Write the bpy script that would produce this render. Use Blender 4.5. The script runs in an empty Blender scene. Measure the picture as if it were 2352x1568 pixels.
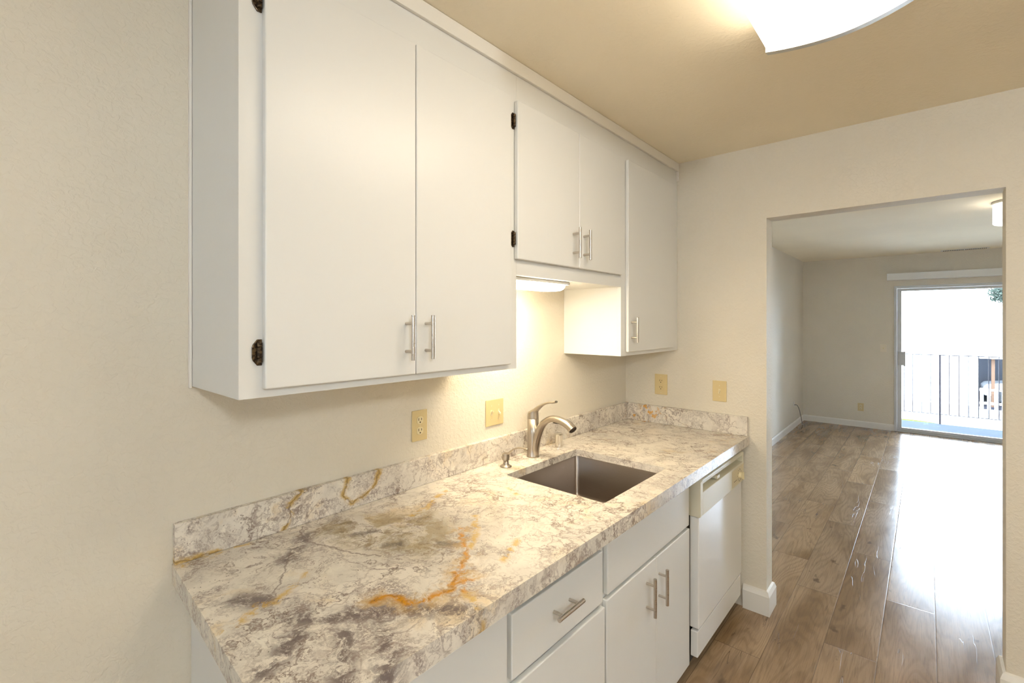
import bpy, bmesh, math, random
from mathutils import Vector, Matrix
from math import pi, sin, cos, radians

# ------------------------------------------------------------------ camera, world, lights, exposure
S = bpy.context.scene
COL = S.collection
cam_d = bpy.data.cameras.new('camera'); cam = bpy.data.objects.new('camera', cam_d); COL.objects.link(cam)
cam_d.sensor_width = 36.0; cam_d.sensor_fit = 'HORIZONTAL'; cam_d.lens = 1086.36/2352*36
cam_d.shift_y = -(784-738)/2352
cam_d.clip_start = 0.02; cam_d.clip_end = 300
cam.location = (-2.7173, -1.4227, 1.5209)
cam.rotation_euler = (pi/2, 0, radians(41.17-90))
S.camera = cam
S.view_settings.view_transform = 'Standard'; S.view_settings.look = 'None'
S.view_settings.gamma = 1.0; S.view_settings.use_curve_mapping = False
S.view_settings.exposure = 0.24

WORLD_STRENGTH = 27.0
SUN_STRENGTH = 9.0
KITCHEN_LAMP = 10.0        # diffuser radiance
FILL_LAMP = 155.0        # radiance of the added fill globe
LIVING_LAMP = 3.6
UNDER_LAMP = 48.0
w = bpy.data.worlds.new('sky'); S.world = w; w.use_nodes = True
bg = w.node_tree.nodes['Background']; bg.inputs[0].default_value = (0.66, 0.79, 1.0, 1); bg.inputs[1].default_value = WORLD_STRENGTH
sd = bpy.data.lights.new('sun', 'SUN'); sun = bpy.data.objects.new('sun', sd); COL.objects.link(sun)
sd.energy = SUN_STRENGTH; sd.angle = radians(0.6); sd.color = (1, .96, .88)
sun.location = (-5, -6, 12); sun.rotation_euler = Vector((0.62, 0.22, -0.75)).to_track_quat('-Z', 'Y').to_euler()
# an added globe, unseen behind the camera, gives off fill light from its own mesh (M_lampfill)

# ------------------------------------------------------------------ helpers
def link(o, parent=None):
    COL.objects.link(o)
    if parent is not None:
        o.parent = parent
    return o
def empty(name, loc=(0, 0, 0), label=None, cat=None, group=None, kind=None, rz=0):
    o = bpy.data.objects.new(name, None); COL.objects.link(o); o.location = loc; o.rotation_euler = (0, 0, rz)
    o.empty_display_size = .05
    return tag(o, label, cat, group, kind)
def tag(o, label=None, cat=None, group=None, kind=None):
    if label: o['label'] = label
    if cat: o['category'] = cat
    if group: o['group'] = group
    if kind: o['kind'] = kind
    return o
def origin(p):
    v = Vector((0, 0, 0))
    while p is not None:
        v += Vector(p.location); p = p.parent
    return v
def mk(name, bm, mat, parent=None, smooth=False, bevel=0, seg=2, loc=None, label=None):
    """links bm (world coordinates) as one mesh object; the origin is set at loc or at the parent's origin"""
    po = origin(parent)
    lo = Vector(loc) if loc is not None else po
    bmesh.ops.translate(bm, verts=bm.verts, vec=-lo)
    bmesh.ops.recalc_face_normals(bm, faces=bm.faces)
    me = bpy.data.meshes.new(name); bm.to_mesh(me); bm.free()
    o = bpy.data.objects.new(name, me); link(o, parent); o.location = lo - po
    for m in (mat if isinstance(mat, (list, tuple)) else [mat]):
        me.materials.append(m)
    if smooth:
        for p in me.polygons: p.use_smooth = True
    if bevel:
        b = o.modifiers.new('bevel', 'BEVEL'); b.width = bevel; b.segments = seg; b.limit_method = 'ANGLE'; b.angle_limit = radians(40)
        b.harden_normals = False
    if label: o['label'] = label
    return o
def box(bm, x0, x1, y0, y1, z0, z1, mi=0):
    vs = [bm.verts.new((x, y, z)) for x in (x0, x1) for y in (y0, y1) for z in (z0, z1)]
    for f in ((0, 1, 3, 2), (4, 6, 7, 5), (0, 4, 5, 1), (2, 3, 7, 6), (0, 2, 6, 4), (1, 5, 7, 3)):
        bm.faces.new([vs[i] for i in f]).material_index = mi
def B(*boxes):
    bm = bmesh.new()
    for b in boxes: box(bm, *b)
    return bm
def cyl(bm, p0, p1, r0, r1=None, n=24, cap=True):
    r1 = r0 if r1 is None else r1
    tube(bm, [p0, p1], [r0, r1], n, cap)
def tube(bm, pts, rs, n=16, cap=True, flat=None):
    """swept tube; flat = list of (wide, thick) half sizes: wide along X, thick along the in-plane normal"""
    pts = [Vector(p) for p in pts]
    if not isinstance(rs, (list, tuple)): rs = [rs]*len(pts)
    rings = []; prev = None
    for i, p in enumerate(pts):
        t = (pts[min(i+1, len(pts)-1)] - pts[max(i-1, 0)]).normalized()
        if prev is None:
            a = Vector((1, 0, 0)) if abs(t.x) < .9 else Vector((0, 0, 1))
        else:
            a = prev
        u = (a - t*a.dot(t)).normalized(); v = t.cross(u); prev = u
        ru, rv = (rs[i], rs[i]) if not isinstance(rs[i], tuple) else rs[i]
        rings.append([bm.verts.new(p + u*ru*cos(2*pi*k/n) + v*rv*sin(2*pi*k/n)) for k in range(n)])
    for a, b in zip(rings, rings[1:]):
        for k in range(n):
            bm.faces.new((a[k], a[(k+1) % n], b[(k+1) % n], b[k]))
    if cap:
        bm.faces.new(rings[0][::-1]); bm.faces.new(rings[-1])
def smooth_path(pts, n=6):
    out = []; P = [Vector(p) for p in pts]
    for i in range(len(P)-1):
        p0 = P[max(i-1, 0)]; p1 = P[i]; p2 = P[i+1]; p3 = P[min(i+2, len(P)-1)]
        for k in range(n):
            t = k/n
            out.append(.5*((2*p1) + (p2-p0)*t + (2*p0-5*p1+4*p2-p3)*t*t + (3*p1-p0-3*p2+p3)*t**3))
    out.append(P[-1]); return out
def lathe(bm, c, prof, n=32, cap=True):
    """prof: (radius, height) from bottom to top around a vertical axis at c"""
    rings = [[bm.verts.new((c[0]+r*cos(2*pi*k/n), c[1]+r*sin(2*pi*k/n), c[2]+z)) for k in range(n)] for r, z in prof]
    for a, b in zip(rings, rings[1:]):
        for k in range(n): bm.faces.new((a[k], a[(k+1) % n], b[(k+1) % n], b[k]))
    if cap:
        bm.faces.new(rings[0][::-1]); bm.faces.new(rings[-1])
def prism(bm, pts, axis, a0, a1):
    """extrudes a polygon; axis 'X': pts are (y,z); 'Y': (x,z); 'Z': (x,y)"""
    def P(p, a):
        return {'X': (a, p[0], p[1]), 'Y': (p[0], a, p[1]), 'Z': (p[0], p[1], a)}[axis]
    A = [bm.verts.new(P(p, a0)) for p in pts]; Bv = [bm.verts.new(P(p, a1)) for p in pts]
    n = len(pts)
    for k in range(n): bm.faces.new((A[k], A[(k+1) % n], Bv[(k+1) % n], Bv[k]))
    bm.faces.new(A[::-1]); bm.faces.new(Bv)
def rrect(x0, x1, y0, y1, r, n=5):
    pts = []
    for cx_, cy_, a0 in ((x1-r, y1-r, 0), (x0+r, y1-r, 90), (x0+r, y0+r, 180), (x1-r, y0+r, 270)):
        for k in range(n+1):
            a = radians(a0+90*k/n); pts.append((cx_+r*cos(a), cy_+r*sin(a)))
    return pts

# ------------------------------------------------------------------ materials
class G:
    """small node graph writer"""
    def __init__(s, name):
        s.m = bpy.data.materials.new(name); s.m.use_nodes = True; s.t = s.m.node_tree; s.n = s.t.nodes
        s.b = s.n['Principled BSDF']; s.out = s.n['Material Output']
    def lk(s, a, b): s.t.links.new(a, b)
    def put(s, sock, v):
        if isinstance(v, bpy.types.NodeSocket): s.lk(v, sock)
        elif v is not None: sock.default_value = v
    def pos(s): return s.n.new('ShaderNodeNewGeometry').outputs['Position']
    def math(s, op, a, b=None, c=None, clamp=False):
        n = s.n.new('ShaderNodeMath'); n.operation = op; n.use_clamp = clamp
        s.put(n.inputs[0], a)
        if b is not None: s.put(n.inputs[1], b)
        if c is not None: s.put(n.inputs[2], c)
        return n.outputs[0]
    def vm(s, op, a, b=None, scale=None):
        n = s.n.new('ShaderNodeVectorMath'); n.operation = op; s.put(n.inputs[0], a)
        if b is not None: s.put(n.inputs[1], b)
        if scale is not None: s.put(n.inputs['Scale'], scale)
        return n.outputs['Value'] if op in ('LENGTH', 'DOT_PRODUCT', 'DISTANCE') else n.outputs['Vector']
    def noise(s, vec, scale, detail=4, rough=.55, dist=0, color=False, typ=None):
        n = s.n.new('ShaderNodeTexNoise')
        if typ: n.noise_type = typ
        s.put(n.inputs['Vector'], vec); n.inputs['Scale'].default_value = scale; n.inputs['Detail'].default_value = detail
        n.inputs['Roughness'].default_value = rough; n.inputs['Distortion'].default_value = dist
        return n.outputs['Color'] if color else n.outputs['Fac']
    def voro(s, vec, scale, feature='F1', out='Distance', rnd=1):
        n = s.n.new('ShaderNodeTexVoronoi'); n.feature = feature; s.put(n.inputs['Vector'], vec); n.inputs['Scale'].default_value = scale
        n.inputs['Randomness'].default_value = rnd
        return n.outputs[out]
    def ss(s, v, a, b, lo=0., hi=1.):
        n = s.n.new('ShaderNodeMapRange'); n.interpolation_type = 'SMOOTHSTEP'; s.put(n.inputs['Value'], v)
        n.inputs['From Min'].default_value = a; n.inputs['From Max'].default_value = b
        n.inputs['To Min'].default_value = lo; n.inputs['To Max'].default_value = hi
        return n.outputs['Result']
    def mix(s, f, a, b):
        n = s.n.new('ShaderNodeMix'); n.data_type = 'RGBA'; s.put(n.inputs['Factor'], f)
        for sock, v in ((n.inputs[6], a), (n.inputs[7], b)):
            s.put(sock, (*v, 1) if isinstance(v, tuple) and len(v) == 3 else v)
        return n.outputs[2]
    def xyz(s, v):
        n = s.n.new('ShaderNodeSeparateXYZ'); s.put(n.inputs[0], v); return n.outputs
    def comb(s, x, y, z=0.):
        n = s.n.new('ShaderNodeCombineXYZ'); s.put(n.inputs[0], x); s.put(n.inputs[1], y); s.put(n.inputs[2], z); return n.outputs[0]
    def bump(s, h, strength, dist=.001, normal=None):
        n = s.n.new('ShaderNodeBump'); n.inputs['Strength'].default_value = strength; n.inputs['Distance'].default_value = dist
        s.put(n.inputs['Height'], h)
        if normal is not None: s.put(n.inputs['Normal'], normal)
        return n.outputs[0]
    def seg_dist(s, p, lines):
        """distance in plan from p to the nearest of some polylines"""
        best = None
        for ln in lines:
            for a, b in zip(ln, ln[1:]):
                ba = Vector((b[0]-a[0], b[1]-a[1], 0)); l2 = ba.length_squared
                pa = s.vm('SUBTRACT', p, (a[0], a[1], 0))
                h = s.math('MAXIMUM', s.math('MINIMUM', s.math('MULTIPLY', s.vm('DOT_PRODUCT', pa, tuple(ba)), 1/l2), 1.), 0.)
                n = s.n.new('ShaderNodeVectorMath'); n.operation = 'SCALE'; n.inputs[0].default_value = tuple(ba); s.lk(h, n.inputs['Scale'])
                d = s.vm('DISTANCE', pa, n.outputs['Vector'])
                best = d if best is None else s.math('MINIMUM', best, d)
        return best
    def fin(s, color=None, rough=None, metal=None, normal=None, spec=None, coat=None):
        if color is not None: s.put(s.b.inputs['Base Color'], (*color, 1) if isinstance(color, tuple) and len(color) == 3 else color)
        if rough is not None: s.put(s.b.inputs['Roughness'], rough)
        if metal is not None: s.put(s.b.inputs['Metallic'], metal)
        if normal is not None: s.put(s.b.inputs['Normal'], normal)
        if spec is not None: s.put(s.b.inputs['Specular IOR Level'], spec)
        if coat is not None: s.put(s.b.inputs['Coat Weight'], coat)
        return s.m

def paint(name, col, rough, bump=.0, scale=90, var=.03, spec=.5):
    g = G(name); p = g.pos()
    v = g.noise(p, 1.3, 2)
    c = g.mix(g.ss(v, .3, .7), tuple(x*(1-var) for x in col), tuple(min(1, x*(1+var*.5)) for x in col))
    n = None
    if bump:
        a = g.noise(p, scale, 3, .5, .6)
        n = g.bump(g.ss(a, .42, .62), bump, .0022)
    return g.fin(c, rough, normal=n, spec=spec)
M_wall = paint('wall_paint', (.76, .70, .585), .62, .34, 70)
M_ceil = paint('ceiling_paint', (.95, .865, .69), .8, .2, 60)
M_cab = paint('cabinet_paint', (.775, .77, .74), .34, .05, 25, .015)
M_trim = paint('trim_paint', (.84, .81, .75), .35, 0, var=.01)
M_dark = paint('dark_gap', (.03, .025, .02), .8)
M_ivory = paint('ivory_plastic', (.68, .54, .28), .35, 0, var=.01)
M_ivory_pale = paint('pale_ivory_plastic', (.76, .66, .42), .3, 0, var=.01)
M_slot = paint('slot_dark', (.05, .03, .015), .6)
M_dwcream = paint('dishwasher_cream_plastic', (.72, .67, .52), .32, 0, var=.01)
M_dwwhite = paint('dishwasher_white_enamel', (.84, .83, .80), .12, 0, var=.005)
M_dwtan = paint('dishwasher_tan_panel', (.72, .62, .40), .3, 0, var=.02)
M_alu = G('brushed_aluminium').fin((.62, .62, .60), .38, .85)
M_aluframe = G('mill_aluminium_frame').fin((.62, .635, .64), .42, .25)
M_chrome = G('chrome').fin((.72, .70, .66), .08, 1.0)
M_railmetal = paint('railing_metal', (.035, .03, .035), .5, spec=.2)
M_white = paint('white_vinyl', (.82, .82, .80), .4, 0, var=.01)
M_cable = paint('grey_cable', (.22, .22, .21), .5)

def brushed(name, col, rough, sc=(6, 6, 220)):
    g = G(name); p = g.pos(); q = g.vm('MULTIPLY', p, sc)
    n = g.noise(q, 6, 3)
    return g.fin(g.mix(n, tuple(x*.86 for x in col), col), g.ss(n, .2, .8, rough-.05, rough+.08), 1.0)
M_nickel = brushed('brushed_nickel', (.50, .45, .385), .33, (3, 3, 60))
M_handle = brushed('satin_handle_steel', (.60, .55, .49), .3)
M_sink = brushed('sink_steel', (.36, .31, .27), .32, (5, 5, 70))
def hinge_mat():
    g = G('antique_bronze'); p = g.pos(); n = g.noise(p, 160, 4)
    return g.fin(g.mix(g.ss(n, .4, .65), (.035, .022, .014), (.16, .11, .06)), .32, .8)
M_hinge = hinge_mat()

def emission(name, col, strength):
    g = G(name); g.b.inputs['Base Color'].default_value = (.9, .9, .88, 1)
    g.b.inputs['Emission Color'].default_value = (*col, 1); g.b.inputs['Emission Strength'].default_value = strength
    g.b.inputs['Roughness'].default_value = .4
    return g.m
M_lampwhite = emission('kitchen_diffuser', (1, .87, .68), KITCHEN_LAMP)
M_lampliv = emission('living_diffuser', (1, .90, .76), LIVING_LAMP)
M_lampunder = emission('under_cabinet_diffuser', (1, .84, .60), UNDER_LAMP)
M_lampfill = emission('fill_globe', (.88, .95, 1), FILL_LAMP)

def granite():
    g = G('cream_granite'); p = g.pos()
    wn = g.vm('SUBTRACT', g.noise(p, 7, 5, .6, color=True), (.5, .5, .5))
    wf = g.vm('SUBTRACT', g.noise(p, 38, 4, .6, color=True), (.5, .5, .5))
    q = g.vm('ADD', p, g.vm('SCALE', wn, scale=.13))
    q = g.vm('ADD', q, g.vm('SCALE', wf, scale=.022))
    qf = g.vm('ADD', p, g.vm('ADD', g.vm('SCALE', wn, scale=.05), g.vm('SCALE', wf, scale=.028)))   # keeps features in place
    qs = g.vm('MULTIPLY', qf, (1, 1, 0))
    X, Y, Z = g.xyz(p)[:3]
    right = g.ss(X, -1.75, -1.25)
    # body colour
    c = g.mix(g.ss(g.noise(q, 6, 5), .35, .62), (.64, .595, .525), (.79, .73, .635))
    c = g.mix(g.ss(g.noise(q, 14, 6, .65), .52, .68, 0, .6), c, (.84, .79, .68))
    # honey cast
    c = g.mix(g.ss(g.noise(q, 5.2, 4, .6, .4), .55, .72, 0, .55), c, (.72, .53, .27))
    # mauve grey drifts of fine crystals
    fine = g.noise(p, 150, 5, .7)
    dr = g.ss(g.noise(q, 8.5, 7, .68, .5), .50, .63)
    dr = g.math('MULTIPLY', dr, g.ss(fine, .36, .58))
    dr = g.math('MULTIPLY', dr, g.ss(right, 0, 1, .9, .45))
    c = g.mix(g.math('MULTIPLY', dr, .85), c, (.25, .195, .18))
    # streaks running across the slab at the sink end
    rot = g.n.new('ShaderNodeVectorRotate'); rot.rotation_type = 'Z_AXIS'; g.lk(q, rot.inputs['Vector']); rot.inputs['Angle'].default_value = radians(62)
    st = g.vm('MULTIPLY', rot.outputs[0], (5, 34, 20))
    s1 = g.ss(g.noise(st, 1, 6, .65, .7), .545, .66)
    c = g.mix(g.math('MULTIPLY', g.math('MULTIPLY', s1, g.ss(right, 0, 1, .25, .75)), g.ss(fine, .3, .55)), c, (.30, .24, .18))
    # thin winding cracks
    for sc, wd, amt, colr, sd_ in ((4.6, .017, .85, (.20, .145, .12), 0.), (9.5, .022, .7, (.24, .175, .15), 7.), (22, .035, .5, (.27, .21, .18), 3.)):
        r = g.noise(g.vm('ADD', q, (sd_, sd_*2, 0)), sc, 5, .6, .35)
        r = g.math('ABSOLUTE', g.math('SUBTRACT', r, .5))
        r = g.ss(r, 0, wd, 1, 0)
        r = g.math('MULTIPLY', r, g.ss(g.noise(q, sc*.7, 3), .40, .58))
        r = g.math('MULTIPLY', r, g.ss(fine, .28, .52, .2, 1))
        c = g.mix(g.math('MULTIPLY', r, amt), c, colr)
    e = g.voro(q, 11, 'DISTANCE_TO_EDGE')
    e = g.math('MULTIPLY', g.ss(e, 0, .05, 1, 0), g.ss(g.noise(q, 5, 3), .45, .6))
    c = g.mix(g.math('MULTIPLY', e, .55), c, (.30, .23, .20))
    # -- slab features that stay where they are (top of the slab only)
    top = g.ss(Z, .9141, .9150, 1, 0)
    def lay(c, mask, amt, colr):
        return g.mix(g.math('MULTIPLY', g.math('MULTIPLY', mask, top), amt), c, colr)
    olive = g.seg_dist(qs, [[(-2.00, -.13), (-1.97, -.26), (-1.90, -.40)], [(-1.96, -.15), (-1.81, -.25), (-1.84, -.38)]])
    om = g.math('MULTIPLY', g.ss(olive, .02, .12, 1, 0), g.ss(g.noise(q, 12, 7, .66), .38, .60))
    c = lay(c, om, .78, (.33, .255, .135))
    c = lay(c, g.math('MULTIPLY', om, g.ss(g.noise(q, 30, 6, .7), .50, .62)), .7, (.20, .155, .10))
    core = g.seg_dist(qs, [[(-1.95, -.345), (-1.98, -.325)], [(-2.00, -.20), (-1.95, -.22)], [(-1.87, -.42), (-1.85, -.46)]])
    c = lay(c, g.math('MULTIPLY', g.ss(core, .002, .022, 1, 0), g.ss(fine, .3, .5, .3, .85)), .8, (.12, .095, .08))
    belt = g.seg_dist(qs, [[(-2.29, -.45), (-2.247, -.498), (-2.174, -.545), (-2.127, -.583), (-2.059, -.66), (-2.03, -.73)],
                           [(-2.296, -.505), (-2.384, -.558)], [(-2.241, -.575), (-2.33, -.72)], [(-2.17, -.597), (-2.24, -.73)], [(-2.19, -.20), (-2.09, -.10)], [(-2.27, -.37), (-2.33, -.30)]])
    bmk = g.math('MULTIPLY', g.ss(belt, .002, .048, 1, 0), g.ss(g.noise(q, 26, 7, .75), .40, .56))
    c = lay(c, bmk, .92, (.15, .115, .11))
    gold = g.seg_dist(qs, [[(-1.769, -.396), (-1.825, -.459), (-1.876, -.526), (-1.925, -.559), (-1.953, -.569), (-1.993, -.619), (-2.039, -.602), (-2.063, -.60), (-2.099, -.575), (-2.11, -.53), (-2.14, -.52)],
                           [(-1.93, -.575), (-1.99, -.60), (-1.94, -.62)],
                           [(-1.955, -.60), (-1.985, -.645)]])
    halo = g.math('MULTIPLY', g.ss(gold, .0, .055, 1, 0), g.ss(g.noise(q, 20, 6, .7), .44, .60))
    c = lay(c, halo, .75, (.50, .30, .075))
    gm = g.math('MULTIPLY', g.ss(gold, .000, .014, 1, 0), g.ss(g.noise(q, 34, 6, .7), .38, .52, .05, 1))
    c = lay(c, gm, .95, (.56, .238, .003))
    c = lay(c, g.math('MULTIPLY', gm, g.ss(g.noise(q, 60, 4, .7), .5, .6)), .6, (.22, .10, .02))
    pale = g.seg_dist(qs, [[(-2.19, -.298), (-2.244, -.341), (-2.283, -.365), (-2.314, -.345), (-2.35, -.38), (-2.387, -.394)], [(-1.672, -.36), (-1.802, -.486), (-1.848, -.51)], [(-1.60, -.127), (-1.739, -.194), (-1.807, -.206)], [(-2.012, -.714), (-1.991, -.656)],
                           [(-2.378, -.03), (-2.217, -.03)], [(-1.43, -.275), (-1.46, -.34)], [(-1.71, -.566), (-1.83, -.614)]])
    pm = g.math('MULTIPLY', g.ss(pale, .001, .018, 1, 0), g.ss(g.noise(q, 24, 6, .7), .42, .56))
    c = lay(c, pm, .75, (.60, .37, .06))
    dk = g.seg_dist(qs, [[(-2.162, -.163), (-2.228, -.265), (-2.268, -.322)], [(-2.067, -.03), (-2.11, -.08), (-2.092, -.193), (-2.05, -.30), (-2.02, -.36)], [(-2.07, -.40), (-2.02, -.46)]])
    c = lay(c, g.ss(dk, .0003, .0045, 1, 0), .7, (.20, .15, .13))
    # a honey coloured vein climbs the long splash, with two more bends beside it
    sv = g.comb(g.math('ADD', g.xyz(qf)[0], 0), g.xyz(qf)[2], 0.)
    sd2 = g.seg_dist(sv, [[(-2.068, 1.02), (-2.105, .985), (-2.10, .955), (-2.12, .91)], [(-1.91, 1.02), (-1.93, .97), (-1.90, .93), (-1.83, .96), (-1.80, 1.02)], [(-2.40, .921), (-2.29, .918)]])
    spm = g.math('MULTIPLY', g.math('SUBTRACT', 1, top), g.ss(X, -.5, -.6))
    c = g.mix(g.math('MULTIPLY', g.math('MULTIPLY', g.ss(sd2, .001, .016, 1, 0), g.ss(g.noise(q, 30, 5), .35, .55)), spm), c, (.50, .33, .10))
    c = g.mix(g.math('MULTIPLY', g.math('MULTIPLY', g.ss(sd2, .0003, .004, 1, 0), .6), spm), c, (.17, .12, .08))
    # corner of the end splash with rust blotches
    rust = g.math('MULTIPLY', g.ss(g.noise(p, 26, 3), .56, .62), g.math('MULTIPLY', g.ss(X, -.06, -.02), g.ss(Y, -.30, -.17)))
    c = g.mix(g.math('MULTIPLY', rust, .85), c, (.66, .33, .05))
    # black specks
    v = g.voro(g.vm('ADD', p, g.vm('SCALE', wf, scale=.01)), 95)
    sp = g.math('MULTIPLY', g.ss(v, .10, .20, 1, 0), g.ss(g.noise(p, 17, 2), .52, .60))
    c = g.mix(g.math('MULTIPLY', sp, .8), c, (.09, .07, .06))
    c = g.mix(g.ss(fine, .55, .75, 0, .22), c, (.35, .28, .22))
    return g.fin(c, g.ss(fine, .3, .7, .13, .22), spec=.36)
M_granite = granite()

def wood():
    g = G('oak_laminate_planks'); p = g.pos(); X, Y, Z = g.xyz(p)[:3]
    ry = g.math('DIVIDE', g.math('ADD', Y, 1.06), .2)
    row = g.math('FLOOR', ry); fy = g.math('FRACT', ry)
    # joint position of each row
    tab = {-8: .2, -7: .85, -6: .45, -5: .10, -4: 1.24-1.18, -3: 1.09, -2: .583, -1: 1.12, 0: .43, 1: -.38+1.18, 2: .15, 3: .62, 4: .95, 5: .3}
    cr = g.n.new('ShaderNodeValToRGB'); cr.color_ramp.interpolation = 'CONSTANT'
    ks = sorted(tab)
    els = cr.color_ramp.elements
    for i, k in enumerate(ks):
        e = els[i] if i < 2 else els.new(1)
        v = tab[k]/1.2; e.position = i/len(ks); e.color = (v, v, v, 1)
    g.lk(g.math('DIVIDE', g.math('ADD', row, 8.5), float(len(ks))), cr.inputs[0])
    off = g.math('MULTIPLY', cr.outputs[0], 1.2)
    ux = g.math('DIVIDE', g.math('SUBTRACT', X, off), 1.175)
    ix = g.math('FLOOR', ux); fx = g.math('FRACT', ux)
    wn = g.n.new('ShaderNodeTexWhiteNoise'); wn.noise_dimensions = '2D'; g.lk(g.comb(ix, row), wn.inputs['Vector'])
    rnd = wn.outputs['Value']; rc = wn.outputs['Color']
    pl = g.vm('ADD', p, g.vm('SCALE', rc, scale=37.))                     # grain differs per plank
    ring = g.noise(g.vm('MULTIPLY', pl, (.95, 6.5, 1)), 1, 2, .4, .35)
    rings = g.math('SINE', g.math('MULTIPLY', ring, 115.))
    fine = g.noise(g.vm('MULTIPLY', pl, (9, 210, 1)), 1, 4, .65)
    cloud = g.noise(g.vm('MULTIPLY', pl, (1.5, 5, 1)), 1, 4, .5, .4)
    c = g.mix(g.ss(cloud, .32, .66), (.27, .165, .082), (.47, .315, .18))
    c = g.mix(g.ss(rnd, 0, 1, 0, .38), c, (.30, .215, .145))
    c = g.mix(g.ss(rings, -.4, 1, 0, .25), c, (.15, .095, .055))
    c = g.mix(g.ss(fine, .45, .75, 0, .5), c, (.14, .09, .055))
    knot = g.ss(g.noise(g.vm('MULTIPLY', pl, (5, 10, 1)), 1, 3, .6), .66, .74)
    c = g.mix(g.math('MULTIPLY', knot, .7), c, (.085, .052, .03))
    ck = g.math('ABSOLUTE', g.math('SUBTRACT', g.noise(g.vm('MULTIPLY', pl, (1.6, 19, 1)), 1, 3, .5, .2), .5))
    ck = g.math('MULTIPLY', g.ss(ck, 0, .006, 1, 0), g.ss(g.noise(g.vm('MULTIPLY', pl, (2.2, 7, 1)), 1, 1), .58, .64))
    c = g.mix(g.math('MULTIPLY', ck, .85), c, (.05, .032, .022))
    ey = g.math('MULTIPLY', g.math('MINIMUM', fy, g.math('SUBTRACT', 1, fy)), .2)
    ex = g.math('MULTIPLY', g.math('MINIMUM', fx, g.math('SUBTRACT', 1, fx)), 1.175)
    edge = g.math('MINIMUM', ex, ey)
    c = g.mix(g.ss(edge, .0005, .0022, .6, 0), c, (.07, .045, .03))
    h = g.math('ADD', g.math('MULTIPLY', rings, .05), g.math('MULTIPLY', fine, .12))
    h = g.math('SUBTRACT', h, g.math('MULTIPLY', ck, 1.5))
    h = g.math('SUBTRACT', h, g.ss(edge, .0005, .004, 1.6, 0))
    n = g.bump(h, .35, .0007)
    return g.fin(c, g.ss(cloud, .3, .7, .18, .24), normal=n, spec=.62)
M_wood = wood()

def glass_mat():
    g = G('clear_glass'); g.n.remove(g.b)
    tr = g.n.new('ShaderNodeBsdfTransparent'); tr.inputs[0].default_value = (.96, .98, .97, 1)
    gl = g.n.new('ShaderNodeBsdfGlossy'); gl.inputs['Roughness'].default_value = .02
    fr = g.n.new('ShaderNodeFresnel'); fr.inputs['IOR'].default_value = 1.45
    mx = g.n.new('ShaderNodeMixShader'); g.lk(fr.outputs[0], mx.inputs[0]); g.lk(tr.outputs[0], mx.inputs[1]); g.lk(gl.outputs[0], mx.inputs[2])
    g.lk(mx.outputs[0], g.out.inputs[0]); return g.m
M_glass = glass_mat()
def leafy(name, a, b):
    g = G(name); n = g.noise(g.pos(), 9, 4)
    return g.fin(g.mix(n, a, b), .9, spec=0.)
M_lawn = leafy('lawn_green', (.030, .042, .008), (.055, .065, .018))
M_leaf = leafy('dark_foliage', (.02, .028, .022), (.05, .06, .05))
M_bark = paint('bark', (.075, .045, .03), .9, spec=.05)
M_stucco = paint('white_stucco', (.86, .86, .84), .8)
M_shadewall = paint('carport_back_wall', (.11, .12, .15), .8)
M_concrete = paint('pale_concrete', (.27, .27, .265), .7)
M_balc = paint('balcony_deck', (.030, .036, .046), .9, spec=.03)  # shade of an unbuilt balcony roof is put into this dark colour
M_carwhite = paint('white_car_paint', (.85, .86, .88), .15)
M_tire = paint('tyre_rubber', (.03, .03, .03), .6)
M_carglass = G('car_window').fin((.03, .04, .06), .05)

# ------------------------------------------------------------------ the setting
UY = -.3292      # face of the upper cabinets
CY = -.7188      # front edge of the worktop
FX = 5.73        # far wall of the living room
JY0, JY1, OPT = -.801, -1.664, 2.0575   # cased opening in the end wall
WT = .115        # its thickness
H = 2.44
XL, YF, YR = -5.2, -4.3, -4.6
def struct(name, bm, m, **k):
    return tag(mk(name, bm, m, **k), kind='structure')
struct('floor', B((XL-.1, FX+.03, YR-.1, .1, -.06, 0)), M_wood)
struct('ceiling', B((XL-.1, FX+.1, YR-.1, .1, H, H+.08)), M_ceil)
struct('wall_back', B((XL-.1, FX+.1, 0, .1, 0, H)), M_wall)
WY0, WY1, WZ0, WZ1 = -1.2, -1.8, 1.45, 2.0  # hole for the added fill window
struct('wall_left', B((XL-.1, XL, YF, WY1, 0, H), (XL-.1, XL, WY0, 0, 0, H), (XL-.1, XL, WY1, WY0, 0, WZ0), (XL-.1, XL, WY1, WY0, WZ1, H)), M_wall)
struct('wall_front', B((XL-.1, WT, YF-.1, YF, 0, H)), M_wall)
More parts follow.
